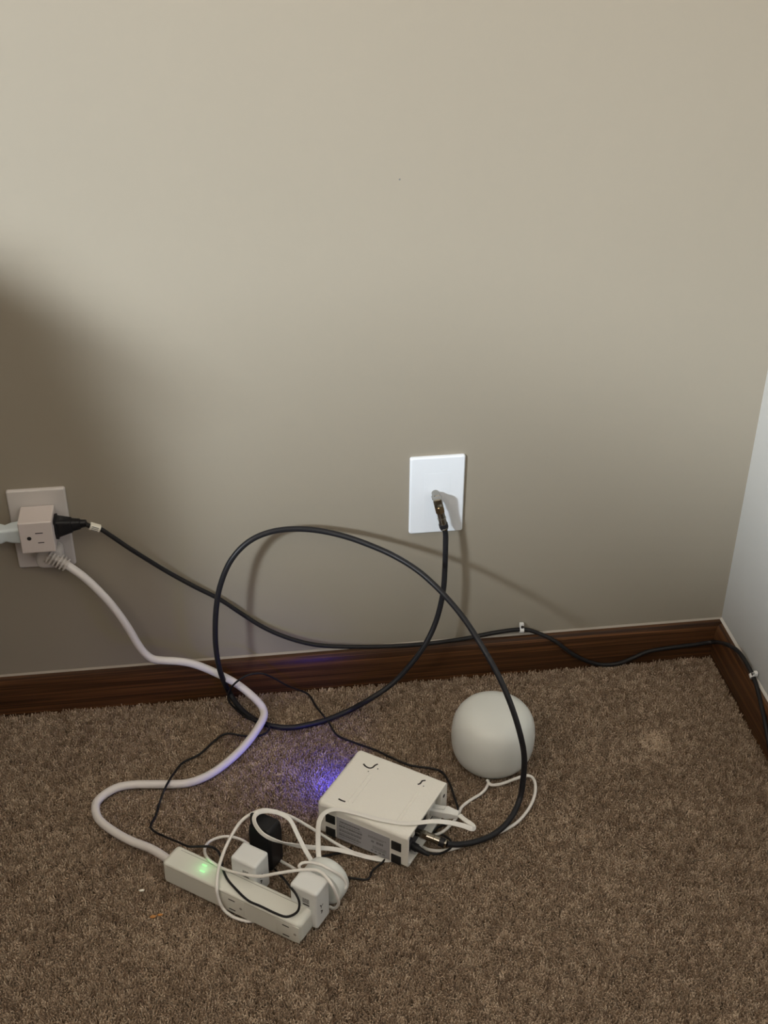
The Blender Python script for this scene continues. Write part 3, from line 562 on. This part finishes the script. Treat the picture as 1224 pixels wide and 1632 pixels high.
bm = bmesh.new(); lathe(bm, [(.0048, .0), (.0050, ln * .7), (.0042, ln * .72), (.0034, ln), (.0022, ln + .010), (.0014, ln + .012)], T, 18); bm.transform(inv(t).inverted()); obj('barrel_plug', bm, 'black_plastic', t)

# round white adapter of the router, with its slack cord wrapped about it
t = thing('round_adapter', 'round white power adapter behind the end cube, wrapped in thin white cord', 'adapter', (-0.5974, -0.3731, -.0008), SA[2])
bm = bmesh.new(); lathe(bm, [(.0185, -.0100), (.0215, -.0098), (.0255, -.008), (.0268, -.005), (.0268, .006), (.0258, .011), (.0225, .0145), (.017, .016), (.008, .0165)], axis_T((0, 0, .0262), (0, 1, 0)), 48)
obj('body', bm, 'dome', t)
for nm in ('adapter_cord', 'wrapped_cord', 'low_cord'): cable('cord', local(t, CAB[nm]), .0018, 'cord_white', t, n=10)

# flat white ethernet cable
t = thing('ethernet_cable', 'flat white ethernet cable draped over the modem into its port', 'cable')
cable('ribbon', CAB['flat_a'], 0, 'flat_white', t, flat=(.0027, .0007), normals=[(0, 0, 1), (0, -.5, 1), (-.3, -.6, .8), (-.6, -.6, .6), (-.8, -.5, .4), (-.4, -.8, .5), (.2, -.7, .7), (.5, -.6, .6), (.4, -.8, .5), (.2, -.9, .4)])
cable('ribbon', CAB['flat_b'], 0, 'flat_white', t, flat=(.0030, .0007), normals=[(-.1, -.9, .4), (-.2, -.9, .4), (-.4, -.6, .7), (-.1, 0, 1), (0, 0, 1), (0, 0, 1), (0, 0, 1), (0, -.3, 1), (0, -.6, .8), (.1, -.8, .7), (.3, -.6, .7), (0, -.4, .9)])
pr = mloc((L_ - .006, .0735, .0265)); pe = Vector(CAB['flat_b'][-1]); T = axis_T(pr, pe - pr); ln = (pe - pr).length
rp = obj('ethernet_plug', stack(bmesh.new(), [(.0, .0060, .0045, .0008), (ln * .45, .0060, .0045, .0008), (ln * .55, .0066, .0052, .0010), (ln * .72, .0054, .0044, .0010), (ln * .98, .0042, .0026, .001)], T), 'rj', t)
for k in range(4): obj('rib', stack(bmesh.new(), [(ln * (.74 + .07 * k), .0052 - k * .0003, .0039 - k * .0003, .001), (ln * (.74 + .07 * k) + .0009, .0052 - k * .0003, .0039 - k * .0003, .001)], T), 'rj', rp)
obj('latch', stack(bmesh.new(), [(.002, .0025, .0005, .0004, 0, .0050), (ln * .5, .0025, .0005, .0004, 0, .0066)], T), 'rj', rp)

# ------------------------------------------------------------------ dome router
t = thing('wifi_router', 'white dome-shaped wifi router on the carpet right of the modem', 'router', (-.3645, -.1785, 0))
prof = [(.010, .0012), (.034, .0012), (.0385, .0030), (.0430, .0065), (.0470, .0120), (.0500, .0190), (.0520, .0280), (.0528, .0380), (.0527, .0480), (.0520, .0560), (.0504, .0635), (.0478, .0700), (.0440, .0757), (.0390, .0800), (.0330, .0830), (.0260, .0850), (.0180, .0862), (.0090, .0869), (.002, .0871)]
bm = bmesh.new(); lathe(bm, prof, None, 96); obj('body', bm, 'dome', t, angle=80)
bm = bmesh.new(); lathe(bm, [(.030, -.0015), (.035, -.0012), (.0355, .0014), (.030, .0016)], None, 64); obj('base_ring', bm, 'dome_base', t)
cable('cord', local(t, CAB['router_cord']), .0019, 'cord_white', t, n=10)
cable('cord', local(t, CAB['hanging_cord']), .0020, 'cord_white', t, n=10)

t = thing('thin_cable', 'thin black cord loop poking out from under the modem front', 'cord')
cable('cable', CAB['black_slack'], .0013, 'thin_black', t, n=8)

# ------------------------------------------------------------------ crumbs on the carpet
for p, r, m_, lab in zip(((-0.8035, -0.3385, 0.0015), (-0.7900, -0.3776, 0.0015), (-0.7824, -0.3760, 0.0015)), (.0022, .0024, .0020), ('crumb_w', 'crumb_o', 'crumb_o'), ('tiny pale flake on the carpet left of the power strip', 'orange crumb on the carpet below the power strip, the nearer one', 'orange crumb fragment on carpet, closest to the strip')):
    o = obj('crumb', blob(r, 1.5, .8, .6, p[0] * 50), m_); o.location = p; tag(o, lab, 'crumb')

# ------------------------------------------------------------------ unseen furniture added left of the view to shade the corner
def chest(name, label, cat, x0, x1, y0, y1, h, rows):
    """a chest of drawers; its drawers face -y"""
    t = thing(name, label, cat, (x0, y0, 0)); w_, d_ = x1 - x0, y1 - y0
    obj('carcass', BX(0, w_, .02, d_, .06, h - .025, r=.003), 'bed_wood', t)
    obj('top', BX(-.01, w_ + .01, 0, d_, h - .024, h, r=.004), 'bed_wood', t)
    for x in (.01, w_ - .05):
        for y in (.03, d_ - .05): obj('leg', BX(x, x + .04, y, y + .04, -.004, .06), 'bed_wood', t)
    g = (h - .11) / rows
    for k in range(rows):
        d = obj('drawer', BX(.015, w_ - .015, .002, .02, .075 + g * k, .075 + g * (k + 1) - .01, r=.003), 'bed_wood', t)
        bm = bmesh.new(); lathe(bm, [(.006, 0), (.006, .012), (.013, .016), (.013, .022), (.008, .025)], axis_T((w_ / 2, .003, .075 + g * (k + .5)), (0, -1, 0)), 20); obj('knob', bm, 'nickel', d)
chest('left_shade_chest', 'unseen dark wooden chest added beyond the left edge to shade the wall', 'left_shade_chest', -1.72, -1.217, -.591, -.119, .796, 4)
chest('side_shade_chest', 'unseen dark wooden chest added beside the camera to shade the wall', 'side_shade_chest', -2.079, -1.261, -2.164, -1.087, .87, 4)
for o in list(bpy.data.objects):
    for k in ('label', 'category'):
        if k in o and o[k] is None: del o[k]
